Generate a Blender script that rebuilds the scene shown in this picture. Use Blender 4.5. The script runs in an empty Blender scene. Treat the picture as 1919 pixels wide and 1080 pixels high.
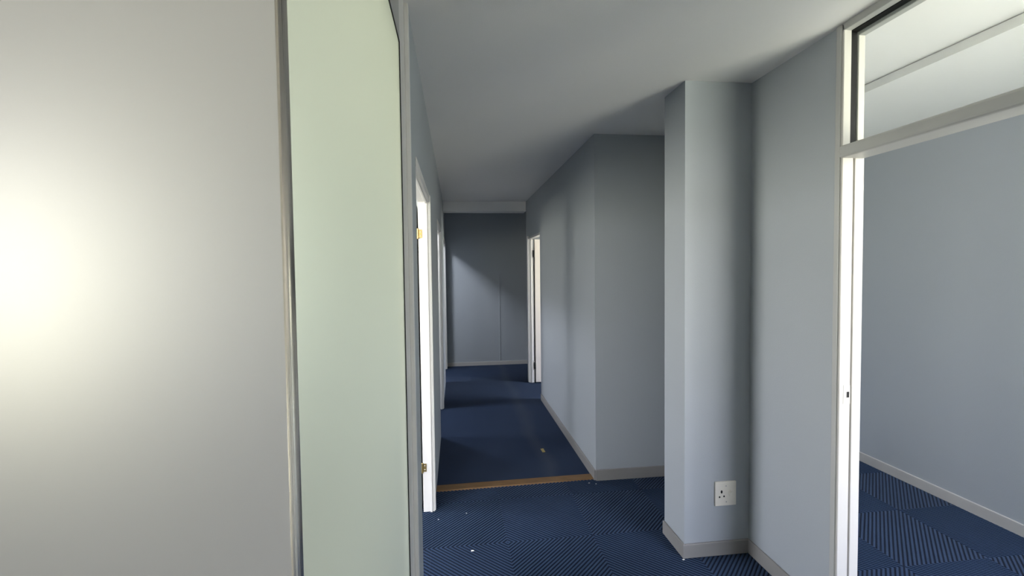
import bpy, bmesh, math, random
from mathutils import Vector, Matrix
random.seed(7)
S = bpy.context.scene
C = S.collection

# ---------------------------------------------------------------- camera
fpx, yaw, pitch, roll, EYE = 869.04, 6.9393, -2.1367, -0.6881, 1.55
yw, pt, rl = (math.radians(a) for a in (yaw, pitch, roll))
fw = Vector((math.sin(yw)*math.cos(pt), math.cos(yw)*math.cos(pt), math.sin(pt)))
rt = Vector((math.cos(yw), -math.sin(yw), 0)); up = rt.cross(fw)
r2 = rt*math.cos(rl) + up*math.sin(rl); u2 = -rt*math.sin(rl) + up*math.cos(rl)
cam = bpy.data.objects.new('camera', bpy.data.cameras.new('camera'))
C.objects.link(cam); S.camera = cam
M = Matrix((r2, u2, -fw)).transposed().to_4x4(); M.translation = (0, 0, EYE)
cam.matrix_world = M
cam.data.sensor_width = 36; cam.data.lens = 36*fpx/1919; cam.data.clip_start = .02

# ---------------------------------------------------------------- sky (overcast daylight) and exposure
W = bpy.data.worlds.new('overcast_sky'); S.world = W; W.use_nodes = True
nt = W.node_tree; nt.nodes.clear()
tc = nt.nodes.new('ShaderNodeTexCoord'); sx = nt.nodes.new('ShaderNodeSeparateXYZ')
cr = nt.nodes.new('ShaderNodeValToRGB'); mp = nt.nodes.new('ShaderNodeMapRange')
bg = nt.nodes.new('ShaderNodeBackground'); wo = nt.nodes.new('ShaderNodeOutputWorld')
nt.links.new(tc.outputs['Generated'], sx.inputs[0]); nt.links.new(sx.outputs['Z'], mp.inputs['Value'])
mp.inputs['From Min'].default_value = -1; mp.inputs['From Max'].default_value = 1
nt.links.new(mp.outputs[0], cr.inputs[0]); nt.links.new(cr.outputs[0], bg.inputs[0]); nt.links.new(bg.outputs[0], wo.inputs[0])
e = cr.color_ramp.elements
e[0].position = 0.0; e[0].color = (.74, .72, .62, 1)
e[1].position = 1.0; e[1].color = (.52, .68, 1.22, 1)
a = e.new(.49); a.color = (.97, .96, .83, 1)
a = e.new(.51); a.color = (1.0, .98, .93, 1)
bg.inputs['Strength'].default_value = 20.5
S.view_settings.view_transform = 'Standard'; S.view_settings.look = 'None'
S.view_settings.exposure = 0.42; S.view_settings.gamma = 1.0; S.view_settings.use_curve_mapping = False
S.cycles.max_bounces = 14; S.cycles.diffuse_bounces = 7; S.cycles.glossy_bounces = 4
S.cycles.transmission_bounces = 8; S.cycles.transparent_max_bounces = 12
S.cycles.caustics_reflective = False; S.cycles.caustics_refractive = False
S.cycles.sample_clamp_indirect = 20.0
S.cycles.use_denoising = True

def portal(x, y, z, sx_, sz, direction):
    l = bpy.data.lights.new('window_portal', 'AREA'); l.shape = 'RECTANGLE'; l.size = sx_; l.size_y = sz
    l.cycles.is_portal = True
    o = bpy.data.objects.new('window_portal', l); C.objects.link(o); o.location = (x, y, z)
    o.rotation_euler = Vector(direction).to_track_quat('-Z', 'Z').to_euler()
    return o

# ---------------------------------------------------------------- materials
def nodes(name):
    m = bpy.data.materials.new(name); m.use_nodes = True
    return m, m.node_tree, m.node_tree.nodes['Principled BSDF']
def paint(name, col, rough=.6, bump=.0, scale=300, var=.0, vscale=1.5, spec=.3):
    m, t, b = nodes(name)
    b.inputs['Base Color'].default_value = (*col, 1); b.inputs['Roughness'].default_value = rough
    b.inputs['Specular IOR Level'].default_value = spec
    tc = t.nodes.new('ShaderNodeTexCoord')
    if var:
        n = t.nodes.new('ShaderNodeTexNoise'); n.inputs['Scale'].default_value = vscale; n.inputs['Detail'].default_value = 6
        t.links.new(tc.outputs['Object'], n.inputs['Vector'])
        r = t.nodes.new('ShaderNodeMapRange'); r.inputs['To Min'].default_value = 1-var; r.inputs['To Max'].default_value = 1+var
        t.links.new(n.outputs['Fac'], r.inputs['Value'])
        x = t.nodes.new('ShaderNodeVectorMath'); x.operation = 'SCALE'; x.inputs[0].default_value = col
        t.links.new(r.outputs[0], x.inputs['Scale']); t.links.new(x.outputs[0], b.inputs['Base Color'])
    if bump:
        n = t.nodes.new('ShaderNodeTexNoise'); n.inputs['Scale'].default_value = scale; n.inputs['Detail'].default_value = 3
        t.links.new(tc.outputs['Object'], n.inputs['Vector'])
        bp = t.nodes.new('ShaderNodeBump'); bp.inputs['Strength'].default_value = bump; bp.inputs['Distance'].default_value = .002
        t.links.new(n.outputs['Fac'], bp.inputs['Height']); t.links.new(bp.outputs[0], b.inputs['Normal'])
    return m
WALL = paint('wall_paint', (.36, .385, .405), .62, .25, 260, .03)
CEIL = paint('ceiling_paint', (.84, .82, .80), .8, .25, 220, .03)
SKIRT = paint('skirting_paint', (.25, .24, .23), .45, .1, 60, .08, 6)
SKIRT2 = paint('pale_skirting_paint', (.46, .445, .42), .4, .1, 60, .08, 6, .4)
ENAMEL = paint('enamel_paint', (.68, .66, .63), .38, .06, 40, .05, 5, .45)
GREYWOOD = paint('grey_frame_paint', (.42, .42, .40), .4, .06, 40, .06, 5, .4)
BLACK = paint('black_rubber', (.004, .004, .004), .6)
BRASS, _t, _b = nodes('brass')
_b.inputs['Base Color'].default_value = (.55, .40, .16, 1); _b.inputs['Metallic'].default_value = 1; _b.inputs['Roughness'].default_value = .38
ALU, _t, _b = nodes('satin_aluminium')
_b.inputs['Base Color'].default_value = (.80, .75, .66, 1); _b.inputs['Metallic'].default_value = 1; _b.inputs['Roughness'].default_value = .27
PLASTIC = paint('ivory_plastic', (.74, .70, .61), .35, 0, 1, .03, 60, .5)
FLAKE = paint('white_plaster', (.8, .78, .74), .8)
YELLOW = paint('yellow_tape', (.28, .22, .08), .6, 0, 1, .2, 80)
GLASS = bpy.data.materials.new('clear_glass'); GLASS.use_nodes = True; _n = GLASS.node_tree; _n.nodes.clear()
_o = _n.nodes.new('ShaderNodeOutputMaterial'); _t = _n.nodes.new('ShaderNodeBsdfTransparent'); _t.inputs[0].default_value = (.96, .98, .97, 1)
_g = _n.nodes.new('ShaderNodeBsdfGlossy'); _g.inputs['Roughness'].default_value = .02
_m = _n.nodes.new('ShaderNodeMixShader'); _m.inputs[0].default_value = .045
_n.links.new(_t.outputs[0], _m.inputs[1]); _n.links.new(_g.outputs[0], _m.inputs[2]); _n.links.new(_m.outputs[0], _o.inputs[0])

def carpet(name, col, bump=.5, trail=False):
    m, t, b = nodes(name)
    b.inputs['Roughness'].default_value = .95; b.inputs['Specular IOR Level'].default_value = .1
    b.inputs['Sheen Weight'].default_value = .10; b.inputs['Sheen Roughness'].default_value = .5
    b.inputs['Sheen Tint'].default_value = (.6, .75, 1, 1)
    geo = t.nodes.new('ShaderNodeNewGeometry')
    n = t.nodes.new('ShaderNodeTexNoise'); n.inputs['Scale'].default_value = 420; n.inputs['Detail'].default_value = 2
    n2 = t.nodes.new('ShaderNodeTexNoise'); n2.inputs['Scale'].default_value = 2.2; n2.inputs['Detail'].default_value = 5
    for q in (n, n2): t.links.new(geo.outputs['Position'], q.inputs['Vector'])
    r = t.nodes.new('ShaderNodeMapRange'); r.inputs['To Min'].default_value = .45; r.inputs['To Max'].default_value = 1.55
    t.links.new(n.outputs['Fac'], r.inputs['Value'])
    r2_ = t.nodes.new('ShaderNodeMapRange'); r2_.inputs['To Min'].default_value = .75; r2_.inputs['To Max'].default_value = 1.25
    t.links.new(n2.outputs['Fac'], r2_.inputs['Value'])
    mu = t.nodes.new('ShaderNodeMath'); mu.operation = 'MULTIPLY'
    t.links.new(r.outputs[0], mu.inputs[0]); t.links.new(r2_.outputs[0], mu.inputs[1])
    x = t.nodes.new('ShaderNodeVectorMath'); x.operation = 'SCALE'; x.inputs[0].default_value = col
    t.links.new(mu.outputs[0], x.inputs['Scale'])
    out = x.outputs[0]
    if trail:   # a dusty worn track that people have walked along the corridor
        sp = t.nodes.new('ShaderNodeSeparateXYZ'); t.links.new(geo.outputs['Position'], sp.inputs[0])
        w = t.nodes.new('ShaderNodeTexNoise'); w.inputs['Scale'].default_value = 1.3; w.inputs['Detail'].default_value = 3
        t.links.new(geo.outputs['Position'], w.inputs['Vector'])
        ad = t.nodes.new('ShaderNodeMath'); ad.operation = 'MULTIPLY_ADD'; ad.inputs[1].default_value = .25
        t.links.new(w.outputs['Fac'], ad.inputs[0]); t.links.new(sp.outputs['X'], ad.inputs[2])
        su = t.nodes.new('ShaderNodeMath'); su.operation = 'SUBTRACT'; su.inputs[1].default_value = .83
        ab = t.nodes.new('ShaderNodeMath'); ab.operation = 'ABSOLUTE'
        t.links.new(ad.outputs[0], su.inputs[0]); t.links.new(su.outputs[0], ab.inputs[0])
        rr = t.nodes.new('ShaderNodeMapRange'); rr.inputs['From Min'].default_value = 0; rr.inputs['From Max'].default_value = .09
        rr.inputs['To Min'].default_value = .3; rr.inputs['To Max'].default_value = 0
        t.links.new(ab.outputs[0], rr.inputs['Value'])
        mx = t.nodes.new('ShaderNodeMix'); mx.data_type = 'RGBA'
        t.links.new(rr.outputs[0], mx.inputs[0]); t.links.new(out, mx.inputs[6]); mx.inputs[7].default_value = (.045, .05, .06, 1)
        out = mx.outputs[2]
    t.links.new(out, b.inputs['Base Color'])
    bp = t.nodes.new('ShaderNodeBump'); bp.inputs['Strength'].default_value = bump; bp.inputs['Distance'].default_value = .003
    t.links.new(n.outputs['Fac'], bp.inputs['Height']); t.links.new(bp.outputs[0], b.inputs['Normal'])
    return m
CARPET = carpet('navy_carpet', (.0034, .0105, .032), .6, True)
RIB = carpet('ribbed_carpet_loop', (.021, .039, .078), .5)
GROOVE = carpet('ribbed_carpet_groove', (.0015, .004, .013), .3)

def wood(name):
    m, t, b = nodes(name)
    tc = t.nodes.new('ShaderNodeTexCoord'); mpn = t.nodes.new('ShaderNodeMapping'); mpn.inputs['Scale'].default_value = (4, 90, 90)
    n = t.nodes.new('ShaderNodeTexNoise'); n.inputs['Scale'].default_value = 3; n.inputs['Detail'].default_value = 8
    c = t.nodes.new('ShaderNodeValToRGB')
    c.color_ramp.elements[0].color = (.10, .052, .018, 1); c.color_ramp.elements[0].position = .3
    c.color_ramp.elements[1].color = (.21, .115, .043, 1); c.color_ramp.elements[1].position = .7
    t.links.new(tc.outputs['Object'], mpn.inputs[0]); t.links.new(mpn.outputs[0], n.inputs['Vector'])
    t.links.new(n.outputs['Fac'], c.inputs[0]); t.links.new(c.outputs[0], b.inputs['Base Color'])
    b.inputs['Roughness'].default_value = .55
    return m
WOOD = wood('worn_wood')

def frosted(name, tint, clear, rough, mixf):
    m = bpy.data.materials.new(name); m.use_nodes = True; t = m.node_tree; t.nodes.clear()
    o = t.nodes.new('ShaderNodeOutputMaterial')
    tr = t.nodes.new('ShaderNodeBsdfTranslucent'); tr.inputs[0].default_value = (*tint, 1)
    rf = t.nodes.new('ShaderNodeBsdfRefraction'); rf.inputs['Color'].default_value = (*clear, 1)
    rf.inputs['Roughness'].default_value = rough; rf.inputs['IOR'].default_value = 1.28
    mx = t.nodes.new('ShaderNodeMixShader'); mx.inputs[0].default_value = mixf
    t.links.new(tr.outputs[0], mx.inputs[1]); t.links.new(rf.outputs[0], mx.inputs[2])
    df = t.nodes.new('ShaderNodeBsdfDiffuse'); df.inputs[0].default_value = (2.2*tint[0], 2.2*tint[1], 2.2*tint[2], 1)
    m2 = t.nodes.new('ShaderNodeMixShader'); m2.inputs[0].default_value = .14
    t.links.new(mx.outputs[0], m2.inputs[1]); t.links.new(df.outputs[0], m2.inputs[2])
    gl = t.nodes.new('ShaderNodeBsdfGlossy'); gl.inputs['Roughness'].default_value = .32
    m3 = t.nodes.new('ShaderNodeMixShader'); m3.inputs[0].default_value = .06
    t.links.new(m2.outputs[0], m3.inputs[1]); t.links.new(gl.outputs[0], m3.inputs[2])
    t.links.new(m3.outputs[0], o.inputs[0])
    return m
FROST1 = frosted('frosted_glass_neutral', (.205, .203, .20), (.115, .114, .103), 0.9, .68)
FROST2 = frosted('frosted_glass_green', (.195, .208, .178), (.22, .242, .20), 0.85, .6)
PLAIN = bpy.data.materials.new('glass_back_face'); PLAIN.use_nodes = True; PLAIN.node_tree.nodes.clear()
_o = PLAIN.node_tree.nodes.new('ShaderNodeOutputMaterial'); _t = PLAIN.node_tree.nodes.new('ShaderNodeBsdfTransparent')
PLAIN.node_tree.links.new(_t.outputs[0], _o.inputs[0])

# ---------------------------------------------------------------- mesh helpers
def BX(bm, x0, x1, y0, y1, z0, z1):
    vs = [bm.verts.new(p) for p in ((x0,y0,z0),(x1,y0,z0),(x1,y1,z0),(x0,y1,z0),(x0,y0,z1),(x1,y0,z1),(x1,y1,z1),(x0,y1,z1))]
    for f in ((3,2,1,0),(4,5,6,7),(0,1,5,4),(1,2,6,5),(2,3,7,6),(3,0,4,7)): bm.faces.new([vs[i] for i in f])
def boxes(*bb):
    bm = bmesh.new()
    for b in bb: BX(bm, *b)
    return bm
def obj(name, bm, mat, parent=None, bevel=0, seg=2, origin=None):
    if bevel: bmesh.ops.bevel(bm, geom=bm.edges[:], offset=bevel, segments=seg, profile=.5, affect='EDGES', clamp_overlap=True)
    bmesh.ops.recalc_face_normals(bm, faces=bm.faces[:])
    if origin is None:
        xs = [v.co for v in bm.verts]
        lo = Vector([min(v[i] for v in xs) for i in range(3)]); hi = Vector([max(v[i] for v in xs) for i in range(3)])
        origin = Vector(((lo.x+hi.x)/2, (lo.y+hi.y)/2, lo.z))
    origin = Vector(origin)
    for v in bm.verts: v.co -= origin
    me = bpy.data.meshes.new(name); bm.to_mesh(me); bm.free()
    for m in (mat if isinstance(mat, (list, tuple)) else [mat]): me.materials.append(m)
    o = bpy.data.objects.new(name, me); C.objects.link(o)
    put(o, origin, parent)
    return o
def wpos(o):
    p = Vector(o.location)
    while o.parent: o = o.parent; p += Vector(o.location)
    return p
def put(o, loc, parent):
    if parent: o.parent = parent; o.location = Vector(loc) - wpos(parent)
    else: o.location = loc
def tag(o, label, cat=None, group=None, kind=None):
    o['label'] = label
    if cat: o['category'] = cat
    if group: o['group'] = group
    if kind: o['kind'] = kind
    return o
def empty(name, loc):
    o = bpy.data.objects.new(name, None); C.objects.link(o); o.location = loc; o.empty_display_size = .1
    return o
def struct(name, bm, mat, label, cat):
    return tag(obj(name, bm, mat), label, cat, kind='structure')
def lathe(bm, prof, cx, cy, cz, axis='Z', n=16):
    rings = []
    for r, h in prof:
        ring = []
        for k in range(n):
            a_ = 2*math.pi*k/n
            p = {'Z': (r*math.cos(a_), r*math.sin(a_), h), 'Y': (r*math.cos(a_), h, r*math.sin(a_)), 'X': (h, r*math.cos(a_), r*math.sin(a_))}[axis]
            ring.append(bm.verts.new((cx+p[0], cy+p[1], cz+p[2])))
        rings.append(ring)
    for A, B in zip(rings, rings[1:]):
        for k in range(n): bm.faces.new((A[k], A[(k+1) % n], B[(k+1) % n], B[k]))
    bm.faces.new(rings[0][::-1]); bm.faces.new(rings[-1])

# ---------------------------------------------------------------- dimensions
H = 2.523
XL, XLB = -.158, -.228         # left wall, corridor face and office face
XG = -.17                      # face of the glass partition, a little behind the wall face
XR, XRB = 1.0025, 1.0625       # corridor right wall
XW, XWB = 1.567, 1.655         # right wall of the lobby and its far face
XRR = 3.193                    # far wall of the room on the right
YP, YS, YE, YF = 2.308, 3.262, 6.50, 7.5875
YB = -2.4                      # wall behind the camera
XO = -3.0                      # outer wall of the left offices
XE = 3.4
YR = -0.4                      # window wall of the room on the right

# ---------------------------------------------------------------- floor and ceiling
floor = struct('floor', boxes((XO-.1, XWB, YB-.1, 8.7, -.12, -.008), (XWB, XE+.1, YR-.1, 8.7, -.12, -.008)), CARPET, 'dark navy carpeted floor of the lobby, corridor and rooms', 'floor')
obj('corridor_carpet', boxes((XL, XR, 3.33, YF, -.008, 0), (XR, 3.0, YE+.06, YF, -.008, 0)), CARPET, floor)
PITCH = .5/19                  # rib pitch along a tile edge, so that ribs run on from tile to tile
def rib_tile(sign, x0, x1, y0, y1):
    """ribbed carpet tile over a 0.5 m cell centred on the origin, trimmed to x0..x1, y0..y1"""
    bm = bmesh.new()
    prof = ((0, -.0024), (.19, -.0024), (.27, -.0005), (.42, .0005), (.68, .0005), (.82, -.0005), (.89, -.0024))
    d = 1/math.sqrt(2); L = .42
    pts = []
    for k in range(-19, 19):
        for q, z in prof: pts.append(((k+q)*PITCH*d, z))
    pts.append((19*PITCH*d, -.0024))
    rows = []
    for s, z in pts:
        rows.append([bm.verts.new((s*d - t*d, s*d + t*d, z)) for t in (-L, L)])
    for i, (A, B) in enumerate(zip(rows, rows[1:])):
        f = bm.faces.new((A[0], B[0], B[1], A[1]))
        f.material_index = 1 if (i % 7) in (0, 1, 5, 6) else 0
    if sign > 0:
        for v in bm.verts: v.co.x = -v.co.x
    for co, no in (((x0,0,0),(-1,0,0)), ((x1,0,0),(1,0,0)), ((0,y0,0),(0,-1,0)), ((0,y1,0),(0,1,0))):
        bmesh.ops.bisect_plane(bm, geom=bm.verts[:]+bm.edges[:]+bm.faces[:], dist=1e-6, plane_co=co, plane_no=no, clear_outer=True)
    edge = [e_ for e_ in bm.edges if e_.is_boundary]
    r = bmesh.ops.extrude_edge_only(bm, edges=edge)
    for v in [g for g in r['geom'] if isinstance(g, bmesh.types.BMVert)]: v.co.z = -.008
    for f in bm.faces:
        if min(v.co.z for v in f.verts) < -.007: f.material_index = 0
    bmesh.ops.recalc_face_normals(bm, faces=bm.faces[:])
    if sum(f.normal.z*f.calc_area() for f in bm.faces) < 0: bmesh.ops.reverse_faces(bm, faces=bm.faces[:])
    me = bpy.data.meshes.new('carpet_tile'); bm.to_mesh(me); bm.free()
    me.materials.append(RIB); me.materials.append(GROOVE)
    return me
tile_cache = {}
def lay_tiles(ax, bx, ay, by):
    for i in range(-7, 8):
        for j in range(-12, 5):
            cx, cy = .272+.5*i-.25, 2.577+.5*j-.25
            lo_x, hi_x = max(ax, cx-.25), min(bx, cx+.25); lo_y, hi_y = max(ay, cy-.25), min(by, cy+.25)
            if hi_x-lo_x < .01 or hi_y-lo_y < .01: continue
            sgn = 1 if (i+j) % 2 == 1 else -1
            g = .0002
            key = (sgn, round(lo_x-cx+g, 4), round(hi_x-cx-g, 4), round(lo_y-cy+g, 4), round(hi_y-cy-g, 4))
            if key not in tile_cache: tile_cache[key] = rib_tile(*key)
            o = bpy.data.objects.new('carpet_tile', tile_cache[key]); C.objects.link(o)
            put(o, (cx, cy, 0), floor)
lay_tiles(XL, XW, YB, YP)                       # lobby, nearest part
lay_tiles(XL, 1.19, YP, YS+.07)                 # beside the pillar
lay_tiles(1.19, XW, 2.55, YS)                   # alcove behind the pillar
lay_tiles(XW, XWB, .26, 1.70)                   # in the right doorway
lay_tiles(XO, XL, YB, 3.75)                      # office behind the frosted glass
lay_tiles(XWB, XRR, YR, 3.9)                    # room on the right

ceiling = struct('ceiling', boxes((XO-.1, XWB, YB-.1, 8.7, H, H+.12), (XWB, XE+.1, YR-.1, 8.7, H, H+.12)), CEIL, 'plain off-white painted ceiling over lobby and corridor', 'ceiling')
obj('ceiling_beam', boxes((XL, XR+.001, YE, YE+.22, 2.385, H)), CEIL, ceiling, .004, 1)
obj('lowered_ceiling', boxes((2.19, XRR, YR, 3.9, 2.478, H-.004)), CEIL, ceiling)

# ---------------------------------------------------------------- walls
DOORS = ((1.995, 2.985), (4.335, 5.23), (6.50, 7.385))
DH = 1.99
J = .028                                   # thickness of the door linings
segs = [(1.776, DOORS[0][0]-J)] + [(DOORS[k][1]+J, DOORS[k+1][0]-J) for k in (0, 1)] + [(DOORS[2][1]+J, 8.6)]
bb = [(XLB, XL, y0, y1, 0, H) for y0, y1 in segs] + [(XLB, XL, a_-J, b_+J, DH+J, H) for a_, b_ in DOORS]
wall_left = struct('wall_left', boxes(*bb), WALL, 'grey-blue partition wall on the left of the corridor', 'wall')
wall_end = struct('wall_end', boxes((XL, 3.0, YF, YF+.1, 0, H)), WALL, 'grey-blue end wall closing the dark corridor', 'wall')
obj('seam_strip', boxes((.706, .722, YF-.005, YF, .06, 1.50)), WALL, wall_end, .0015, 1)
D4 = (5.45, 6.28)
wall_corr = struct('wall_corridor', boxes((XR, XRB, YS, D4[0]-.02, 0, H), (XR, XRB, D4[1]+.03, YE, 0, H), (XR, XRB, D4[0]-.02, D4[1]+.03, DH+.012, H)), WALL,
                   'grey-blue wall on the right of the corridor beside the far doorway', 'wall')
wall_stub = struct('wall_alcove', boxes((XRB, XWB, YS, YS+.08, 0, H)), WALL, 'grey-blue wall facing the viewer between corridor and pillar', 'wall')
pillar = struct('pillar', boxes((1.196, XW, YP, 2.545, 0, H)), WALL, 'square grey-blue pillar with a wall socket low on its face', 'pillar')
wall_right = struct('wall_right', boxes((XW, XWB, 1.745, YS, 0, H), (XW, XWB, YB, .22, 0, H)), WALL,
                    'pale grey-blue lobby wall between pillar and right doorway', 'wall')
wall_room = struct('wall_room', boxes((XRR, XRR+.1, YR, 3.9, 0, H), (XWB, XRR+.1, 3.9, 4.0, 0, H)), WALL, 'grey-blue wall of the room seen through right doorway', 'wall')
# walls nobody sees from here, with the windows that let the daylight in
def wall_with_windows(name, axis, pos, thick, a0, a1, wins, label):
    """wall along x or y at pos; wins = (lo, hi, sill, head)"""
    cuts = sorted(wins); parts = []; c = a0
    def seg(u0, u1, z0, z1):
        parts.append((u0, u1, pos, pos+thick, z0, z1) if axis == 'x' else (pos, pos+thick, u0, u1, z0, z1))
    for lo, hi, zs, zh in cuts:
        seg(c, lo, 0, H); seg(lo, hi, 0, zs); seg(lo, hi, zh, H); c = hi
    seg(c, a1, 0, H)
    return struct(name, boxes(*parts), WALL, label, 'wall')
nwin = [0]
def window(axis, pos, thick, lo, hi, zs, zh, inward, label):
    nwin[0] += 1
    f = .045; p0, p1 = pos+thick*.3, pos+thick*.3+.04
    def b(u0, u1, z0, z1, q0=p0, q1=p1): return (u0, u1, q0, q1, z0, z1) if axis == 'x' else (q0, q1, u0, u1, z0, z1)
    m = (lo+hi)/2
    w = struct('window_%d' % nwin[0], boxes(b(lo, hi, zs, zs+f), b(lo, hi, zh-f, zh), b(lo, lo+f, zs+f, zh-f), b(hi-f, hi, zs+f, zh-f), b(m-f/2, m+f/2, zs+f, zh-f)), GREYWOOD, label, 'window')
    cz = (zs+zh)/2; out = pos+thick*.9 if (inward[0] < 0 or inward[1] < 0) else pos+thick*.1
    if axis == 'x': portal(m, out, cz, hi-lo, zh-zs, inward)
    else: portal(out, m, cz, hi-lo, zh-zs, inward)
OW = [(-2.1, -1.5, .6, 2.0), (-.7, 1.1, 1.0, 2.36), (2.4, 3.7, .85, 2.30), (4.3, 5.1, 1.05, 2.05), (6.2, 6.9, 1.05, 2.1)]
wall_with_windows('wall_outer', 'y', XO-.1, .1, YB, 8.6, OW, 'outer wall of the left offices with their windows')
for lo, hi, zs, zh in OW: window('y', XO-.1, .1, lo, hi, zs, zh, (1, 0, 0), 'window in the outer wall of a left office')
BW = [(-2.6, -1.4, .5, 2.15)]
wall_with_windows('wall_back', 'x', YB-.1, .1, XO, XWB, BW, 'wall behind the viewer with windows')
window('x', YB-.1, .1, *BW[0], (0, 1, 0), 'window of the first left office')
RW = [(1.75, 3.1, .70, 2.42)]
R_ = wall_with_windows('wall_front', 'x', YR-.1, .1, XWB, XE, RW, 'window wall of the room on the right')
window('x', YR-.1, .1, *RW[0], (0, 1, 0), 'window of the room on the right')
EW = [(4.2, 5.6, .9, 2.1)]
wall_with_windows('wall_side', 'y', XE, .1, YR-.1, 8.6, EW, 'outer wall of the room beyond the far right doorway')
window('y', XE, .1, 4.2, 5.6, .9, 2.1, (-1, 0, 0), 'window of the room beyond the far right doorway')
struct('wall_office', boxes((XO, XLB, 3.75, 3.83, 0, H), (XO, XLB, 5.85, 5.93, 0, H), (XO, XL, 8.6, 8.7, 0, H)), WALL, 'dividing walls between the left offices', 'wall')
struct('wall_passage', boxes((XRB, XE, YE-.06, YE-.001, 0, H), (3.0, 3.1, YE, YF+.1, 0, H), (XWB, XE, YS+.04, YS+.14, 0, H)), WALL, 'walls of the passage that turns right at corridor end', 'wall')

# ---------------------------------------------------------------- skirting boards
def skirt(name, bb, label, h=.075, mat=None):
    bm = boxes(*[(x0, x1, y0, y1, 0, h) for x0, x1, y0, y1 in bb])
    top = [e_ for e_ in bm.edges if all(v.co.z > h-.001 for v in e_.verts)]
    bmesh.ops.bevel(bm, geom=top, offset=.004, segments=2, profile=.5, affect='EDGES')
    return struct(name, bm, mat or SKIRT, label, 'skirting board')
t_ = .012
skirt('baseboard_pillar', [(1.196-t_, 1.196, YP-t_, 2.545), (1.196, XW-t_, YP-t_, YP)], 'grey skirting around the foot of the pillar')
skirt('baseboard_right', [(XW-t_, XW, 1.745, YP)], 'grey skirting under lobby wall right of the pillar')
skirt('baseboard_alcove', [(XR, XW, YS-t_, YS)], 'grey skirting under wall between corridor and pillar', .08)
skirt('baseboard_corridor', [(XR-t_, XR, YS, D4[0]-.03)], 'grey skirting along the right side of corridor')
skirt('baseboard_end', [(XL, 3.0, YF-t_, YF)], 'pale skirting under the far end wall', .06, SKIRT2)
skirt('baseboard_room', [(XRR-.014, XRR, YR, 3.9)], 'pale skirting in the room through right doorway', .07, SKIRT2)

# ---------------------------------------------------------------- left doorways (leaves swung into the offices)
def hinge(parent, x, y, z, mat, side=-1, leaf=True):
    """butt hinge: plate on the jamb, knuckle at its room-side edge, screws"""
    bm = boxes((x, x+.023, y-.003, y, z-.026, z+.026))
    p = obj('hinge', bm, mat, parent, .0008, 1)
    kb = bmesh.new(); lathe(kb, ((.003, -.034), (.0055, -.031), (.0055, -.012), (.0048, -.0115), (.0055, -.011), (.0055, .011), (.0048, .0115), (.0055, .012), (.0055, .031), (.003, .034)), x-.003, y-.006, z)
    obj('hinge_pin', kb, mat, p)
    for dz in (-.013, .013):
        sb = bmesh.new(); lathe(sb, ((.0036, 0), (.0036, -.0012), (.0026, -.0018)), x+.013, y-.003, z+dz, 'Y', 10)
        obj('screw', sb, ALU, p)
    return p
def left_door(n, y0, y1, label):
    d = empty('door_%d' % n, (XL, (y0+y1)/2, 0)); tag(d, label, 'door', kind='structure')
    e_ = .03
    # lining: far jamb, near jamb, head, each with a stop bead
    obj('jamb', boxes((XLB, XL+.002, y1, y1+J, 0, DH+J)), ENAMEL, d, .0015, 1)
    obj('jamb', boxes((XLB, XL, y0-J, y0, 0, DH+J)), WALL, d, .0015, 1)
    obj('door_head', boxes((XLB, XL+.002, y0, y1, DH, DH+J)), ENAMEL, d, .0015, 1)
    obj('stop_bead', boxes((XLB+.045, XL-.012, y1-.010, y1, 0, DH-.010), (XLB+.045, XL-.012, y0, y1, DH-.010, DH)), ENAMEL, d, .001, 1)
    # architrave on the corridor side: far leg and head
    bm = boxes((XL, XL+.008, y1+.003, y1+.050, 0.004, DH+.042)); obj('architrave', bm, ENAMEL, d, .003, 2)
    bm = boxes((XL, XL+.004, y0-.005, y1+.003, DH+.002, DH+.042)); obj('architrave_head', bm, ENAMEL, d, .003, 2)
    leaf = obj('door_leaf', boxes((XLB-.052, XLB-.012, y1+.004, y1+.845, .008, DH-.012)), ENAMEL, d, .002, 1)
    hb = bmesh.new(); lathe(hb, ((.012, 0), (.011, -.035), (.02, -.045), (.026, -.058), (.02, -.07), (.004, -.074)), XLB-.052, y1+.79, 1.0, 'X', 14)
    obj('door_knob', hb, ALU, leaf)
    for z in (1.79, .29): hinge(d, XLB+.001, y1, z, BRASS)
    return d
left_door(1, *DOORS[0], 'white doorway frame with brass hinges, nearest on the left of corridor')
left_door(2, *DOORS[1], 'second white doorway frame along the left side of corridor')
left_door(3, *DOORS[2], 'white doorway frame on the left next to the end wall')

# ---------------------------------------------------------------- lamps on the ceilings of the two far left offices
def office_lamp(x, y, power, label):
    l = bpy.data.lights.new('lamp_light', 'AREA'); l.shape = 'RECTANGLE'; l.size = .26; l.size_y = .26; l.energy = power; l.color = (.86, .90, 1.0)
    k = empty('ceiling_lamp', (x, y, H-.07)); tag(k, label, 'lamp')
    obj('lamp_housing', boxes((x-.16, x+.16, y-.16, y+.16, H-.06, H)), ENAMEL, k, .006, 2)
    dm, dt, db = nodes('lamp_diffuser'); db.inputs['Emission Color'].default_value = (.86, .90, 1, 1); db.inputs['Emission Strength'].default_value = 6
    obj('lamp_diffuser', boxes((x-.14, x+.14, y-.14, y+.14, H-.068, H-.06)), dm, k, .002, 1)
    o = bpy.data.objects.new('lamp_light', l); C.objects.link(o); o.parent = k; o.location = (0, 0, -.006)
office_lamp(-.75, 6.35, 30, 'square ceiling lamp in the office beside the end wall')
office_lamp(-.85, 5.12, 30, 'square ceiling lamp in the second left office')

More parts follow.
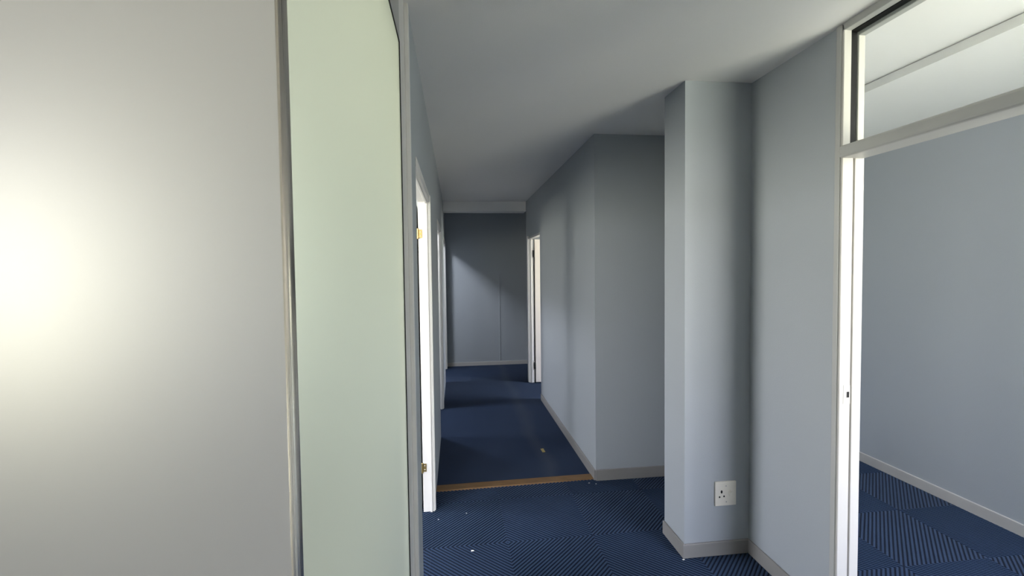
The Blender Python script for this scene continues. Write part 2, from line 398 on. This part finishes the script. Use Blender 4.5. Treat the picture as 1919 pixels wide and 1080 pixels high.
# ---------------------------------------------------------------- far right doorway with its open door
d = empty('door_4', (XR, (D4[0]+D4[1])/2, 0)); tag(d, 'far right doorway of the corridor with cream door swung open', 'door', kind='structure')
obj('jamb', boxes((XR-.004, XRB, D4[1], D4[1]+.03, 0, DH+.012)), ENAMEL, d, .0015, 1)
obj('jamb', boxes((XR, XRB, D4[0]-.02, D4[0], 0, DH+.012)), WALL, d, .0015, 1)
obj('door_head', boxes((XR-.004, XRB, D4[0], D4[1], DH-.014, DH+.012)), ENAMEL, d, .0015, 1)
obj('stop_bead', boxes((XR+.022, XR+.034, D4[1]-.010, D4[1], 0, DH-.014)), ENAMEL, d, .001, 1)
obj('architrave', boxes((XR-.020, XR, D4[1]+.004, D4[1]+.07, .004, DH+.03)), ENAMEL, d, .003, 2)
CREAM = paint('cream_door_paint', (.76, .70, .62), .45, .04, 30, .03, 4)
leaf = obj('door_leaf', boxes((XRB+.018, XRB+.018+.80, D4[1]-.014, D4[1]+.026, .008, DH-.016)), CREAM, d, .002, 1)
tag(leaf, 'cream door leaf standing open')
hb = bmesh.new(); lathe(hb, ((.012, 0), (.011, -.035), (.02, -.045), (.026, -.058), (.02, -.07), (.004, -.074)), XRB+.76, D4[1]-.014, 1.0, 'Y', 14)
obj('door_knob', hb, ALU, leaf)
for z in (1.777, .239):
    kb = boxes((XRB-.006, XRB+.003, D4[1]-.004, D4[1], z-.045, z+.045))
    p = obj('hinge', kb, BLACK, d, .0008, 1)
    kb = bmesh.new(); lathe(kb, ((.005, -.05), (.0085, -.046), (.0085, .046), (.005, .05)), XRB+.006, D4[1]-.010, z); obj('hinge_pin', kb, BLACK, p)

# ---------------------------------------------------------------- right doorway with glazed light above
ENAMEL5 = paint('worn_cream_enamel', (.47, .455, .42), .36, .06, 40, .05, 5, .45)
d = empty('door_5', (XW, 1.25, 0)); tag(d, 'white right doorway post with a glazed light above its rail', 'door', kind='structure')
yj0, yj1 = .80, 1.722     # near and far jamb faces
ZR0, ZR1 = 1.988, 2.038
def jamb5(y0, y1, yb, sgn):
    obj('jamb', boxes((1.560, 1.652, min(y0, y1), max(y0, y1), 0, H)), ENAMEL5, d, .002, 1)
    # corridor-side and room-side beads, a thin groove between them below, a wide rubber groove above
    w = .012*sgn
    lo, hi = sorted((y0, y0-w))
    obj('jamb_stop', boxes((1.556, 1.6055, lo, hi, 0, ZR0+.01)), ENAMEL5, d, .004, 2)
    obj('jamb_stop', boxes((1.6125, 1.654, lo, hi, 0, ZR0+.01)), ENAMEL5, d, .004, 2)
    obj('glazing_bead', boxes((1.556, 1.5895, lo, hi, ZR1-.01, H-.003)), ENAMEL5, d, .003, 2)
    obj('glazing_bead', boxes((1.621, 1.650, lo, hi, ZR1-.01, H-.045)), ENAMEL5, d, .003, 2)
    lo, hi = sorted((y0, y0-.004*sgn))
    obj('rubber_gasket', boxes((1.590, 1.6205, lo, hi, ZR1, H-.03)), BLACK, d)
jamb5(1.722, 1.745, 1, 1); jamb5(.80, .757, 1, -1)
obj('jamb', boxes((1.560, 1.652, .22, .255, 0, H)), ENAMEL5, d, .002, 1)  # unseen sidelight (jamb, rail, pane), added to let room daylight reach the left post
obj('bottom_rail', boxes((1.562, 1.650, .255, .757, 0, .08)), ENAMEL5, d, .003, 1)
obj('glass_pane', boxes((1.602, 1.608, .255, .757, .08, ZR0)), GLASS, d)
obj('architrave', boxes((1.5535, XW, 1.722, 1.748, 0, H-.002)), GREYWOOD, d, .003, 2)
obj('transom_rail', boxes((1.545, 1.660, .255, 1.722, ZR0, ZR1)), GREYWOOD, d, .011, 3)
obj('frame_head', boxes((1.556, 1.5895, .255, 1.722, H-.029, H), (1.5895, 1.621, .255, 1.722, H-.022, H), (1.621, 1.652, .255, 1.722, H-.045, H)), GREYWOOD, d, .002, 1)
obj('rubber_gasket', boxes((1.590, 1.6205, .255, 1.722, H-.032, H-.022)), BLACK, d)
obj('glass_pane', boxes((1.602, 1.608, .255, 1.722, ZR1-.004, H-.030)), GLASS, d)
st = obj('strike_plate', boxes((1.573, 1.604, 1.7085, 1.7105, .985, 1.065)), ENAMEL5, d, .0006, 1)
obj('latch_hole', boxes((1.588, 1.599, 1.7075, 1.7090, 1.012, 1.036)), BLACK, st)

# ---------------------------------------------------------------- frosted glass partition on the left
g = empty('frosted_glass_partition', (XG, .0, 0))
tag(g, 'floor-to-ceiling frosted glass partition with metal joint strip at near left', 'partition')
def pane(y0, y1, z0, z1, mat, label):
    bm = boxes((XG-.0105, XG-.0005, y0, y1, z0, z1))
    o = obj('glass_panel', bm, [mat, PLAIN], g)
    for p in o.data.polygons: p.material_index = 0 if p.normal.x > .5 else 1
    tag(o, label); return o
pane(-.30, .4935, .07, 2.298, FROST1, 'neutral grey frosted glass panel')
pane(.4975, 1.572, .07, 2.298, FROST2, 'green-tinted frosted glass panel')
def joint(y):
    bm = bmesh.new()                          # round-edged aluminium joint strip
    prof = [(XG-.001, y-.0095), (XG+.002, y-.0095), (XG+.0042, y-.0085), (XG+.0056, y-.0065), (XG+.006, y-.004), (XG+.006, y+.006), (XG+.005, y+.0088), (XG+.003, y+.0095), (XG-.001, y+.0095)]
    A = [bm.verts.new((x, yy, .0)) for x, yy in prof]; B = [bm.verts.new((x, yy, 2.30)) for x, yy in prof]
    for k in range(len(prof)-1): bm.faces.new((A[k], A[k+1], B[k+1], B[k]))
    bm.faces.new(A); bm.faces.new(B[::-1])
    o = obj('joint_strip', bm, ALU, g)
    for p in o.data.polygons: p.use_smooth = True
    return o
joint(.4955)
obj('frame_post', boxes((XLB, XG, 1.578, 1.757, 0, H-.001)), ENAMEL, g, .002, 1)
obj('cover_bead', boxes((XG, XL+.003, 1.745, 1.775, 0, H-.001)), ENAMEL, g, .0015, 1)
obj('frame_post', boxes((XLB, XG+.002, -.42, -.306, 0, H-.001)), ENAMEL, g, .003, 2)
obj('top_rail', boxes((XLB, XG+.001, -.306, 1.578, 2.304, H-.001)), GREYWOOD, g, .002, 1)
obj('bottom_rail', boxes((XLB, XG+.001, -.306, 1.578, 0, .066)), GREYWOOD, g, .002, 1)
obj('rubber_gasket', boxes((XG-.008, XG+.002, 1.570, 1.5785, .066, 2.304), (XG-.008, XG+.002, -.306, 1.570, 2.297, 2.3045)), BLACK, g)

# ---------------------------------------------------------------- wall socket on the pillar
sx0, sx1, sz0, sz1 = 1.3655, 1.4865, .270, .402
s = empty('wall_socket', ((sx0+sx1)/2, YP, sz0)); tag(s, 'ivory square wall socket with one switch on the grey-blue pillar', 'socket')
yf = YP-.010
obj('face_plate', boxes((sx0, sx1, yf, YP, sz0, sz1)), PLASTIC, s, .003, 3)
def sp(u, v): return sx0+(sx1-sx0)*u, sz0+(sz1-sz0)*v
for u, v, w_, h_ in ((.30, .585, .0055, .009), (.205, .375, .0045, .005), (.415, .395, .0045, .005)):
    x, z = sp(u, v); bm = bmesh.new()
    lathe(bm, ((1, .0006), (1, -.0008)), 0, 0, 0, 'Y', 14)
    for vv in bm.verts: vv.co.x = vv.co.x*w_+x; vv.co.z = vv.co.z*h_+z; vv.co.y += yf
    obj('socket_hole', bm, BLACK, s)
x, z = sp(.715, .50); bm = bmesh.new()
lathe(bm, ((1, .001), (1, -.002), (.93, -.003)), 0, 0, 0, 'Y', 20)
for vv in bm.verts: vv.co.x = vv.co.x*.011+x; vv.co.z = vv.co.z*.017+z; vv.co.y += yf
sw = obj('switch_surround', bm, PLASTIC, s)
bm = boxes((x-.006, x+.006, yf-.010, yf-.001, z-.012, z+.012))
for vv in bm.verts:
    if vv.co.y < yf-.005 and vv.co.z < z: vv.co.y += .005
obj('rocker_switch', bm, PLASTIC, sw, .0015, 2)
for u, v in ((.51, .82), (.525, .16)):
    x, z = sp(u, v); bm = bmesh.new(); lathe(bm, ((.0035, .0004), (.0035, -.0006), (.0028, -.001)), x, yf, z, 'Y', 12)
    obj('screw', bm, GREYWOOD, s)

# ---------------------------------------------------------------- floor strip, tape and debris
bm = bmesh.new()
A = [(-.168, 3.245, 0), (1.0, 3.275, 0), (1.0, 3.375, 0), (-.168, 3.350, 0)]
lo = [bm.verts.new((x, y_, -.006)) for x, y_, z in A]; hi = [bm.verts.new((x, y_+(.012 if i < 2 else -.012), .006)) for i, (x, y_, z) in enumerate(A)]
bm.faces.new(lo[::-1]); bm.faces.new(hi)
for k in range(4): bm.faces.new((lo[k], lo[(k+1) % 4], hi[(k+1) % 4], hi[k]))
tag(obj('threshold_strip', bm, WOOD), 'worn brown wooden threshold strip across the corridor carpet', 'threshold')
bm = bmesh.new()
q = [(.712, 3.835, 0), (.737, 3.840, 0), (.733, 3.915, 0), (.708, 3.910, 0)]
lo = [bm.verts.new((x, y_, .0002)) for x, y_, z in q]; hi = [bm.verts.new((x, y_, .0022+.002*(i == 2))) for i, (x, y_, z) in enumerate(q)]
bm.faces.new(lo[::-1]); bm.faces.new(hi)
for k in range(4): bm.faces.new((lo[k], lo[(k+1) % 4], hi[(k+1) % 4], hi[k]))
tag(obj('tape_scrap', bm, YELLOW), 'small yellow scrap of tape on the corridor carpet', 'tape')
def flake(x, y_, size, label, seed, flat=.4):
    rnd = random.Random(seed); bm = bmesh.new()
    bmesh.ops.create_icosphere(bm, subdivisions=2, radius=size)
    for v in bm.verts:
        k = rnd.uniform(.6, 1.2); v.co = Vector((v.co.x*k*1.3, v.co.y*k*.8, max(0, v.co.z*flat*k)+.0005))
        v.co += Vector((x, y_, 0))
    return tag(obj('plaster_flake', bm, FLAKE), label, 'debris')
flake(.068, 2.524, .0075, 'largest white plaster flake, on carpet nearest the glass partition', 1)
flake(.045, 2.930, .0035, 'tiny white fleck on ribbed carpet before the first left doorway', 2)
flake(.940, 3.225, .0045, 'white plaster crumb beside the right end of threshold strip', 3)
flake(.985, 3.205, .0035, 'smaller white crumb at the corridor wall corner', 4)
flake(1.181, 2.288, .0055, 'white plaster chip at the foot of the pillar corner', 5)
flake(-.13, 2.88, .004, 'white crumb beside the foot of first left door frame', 6)
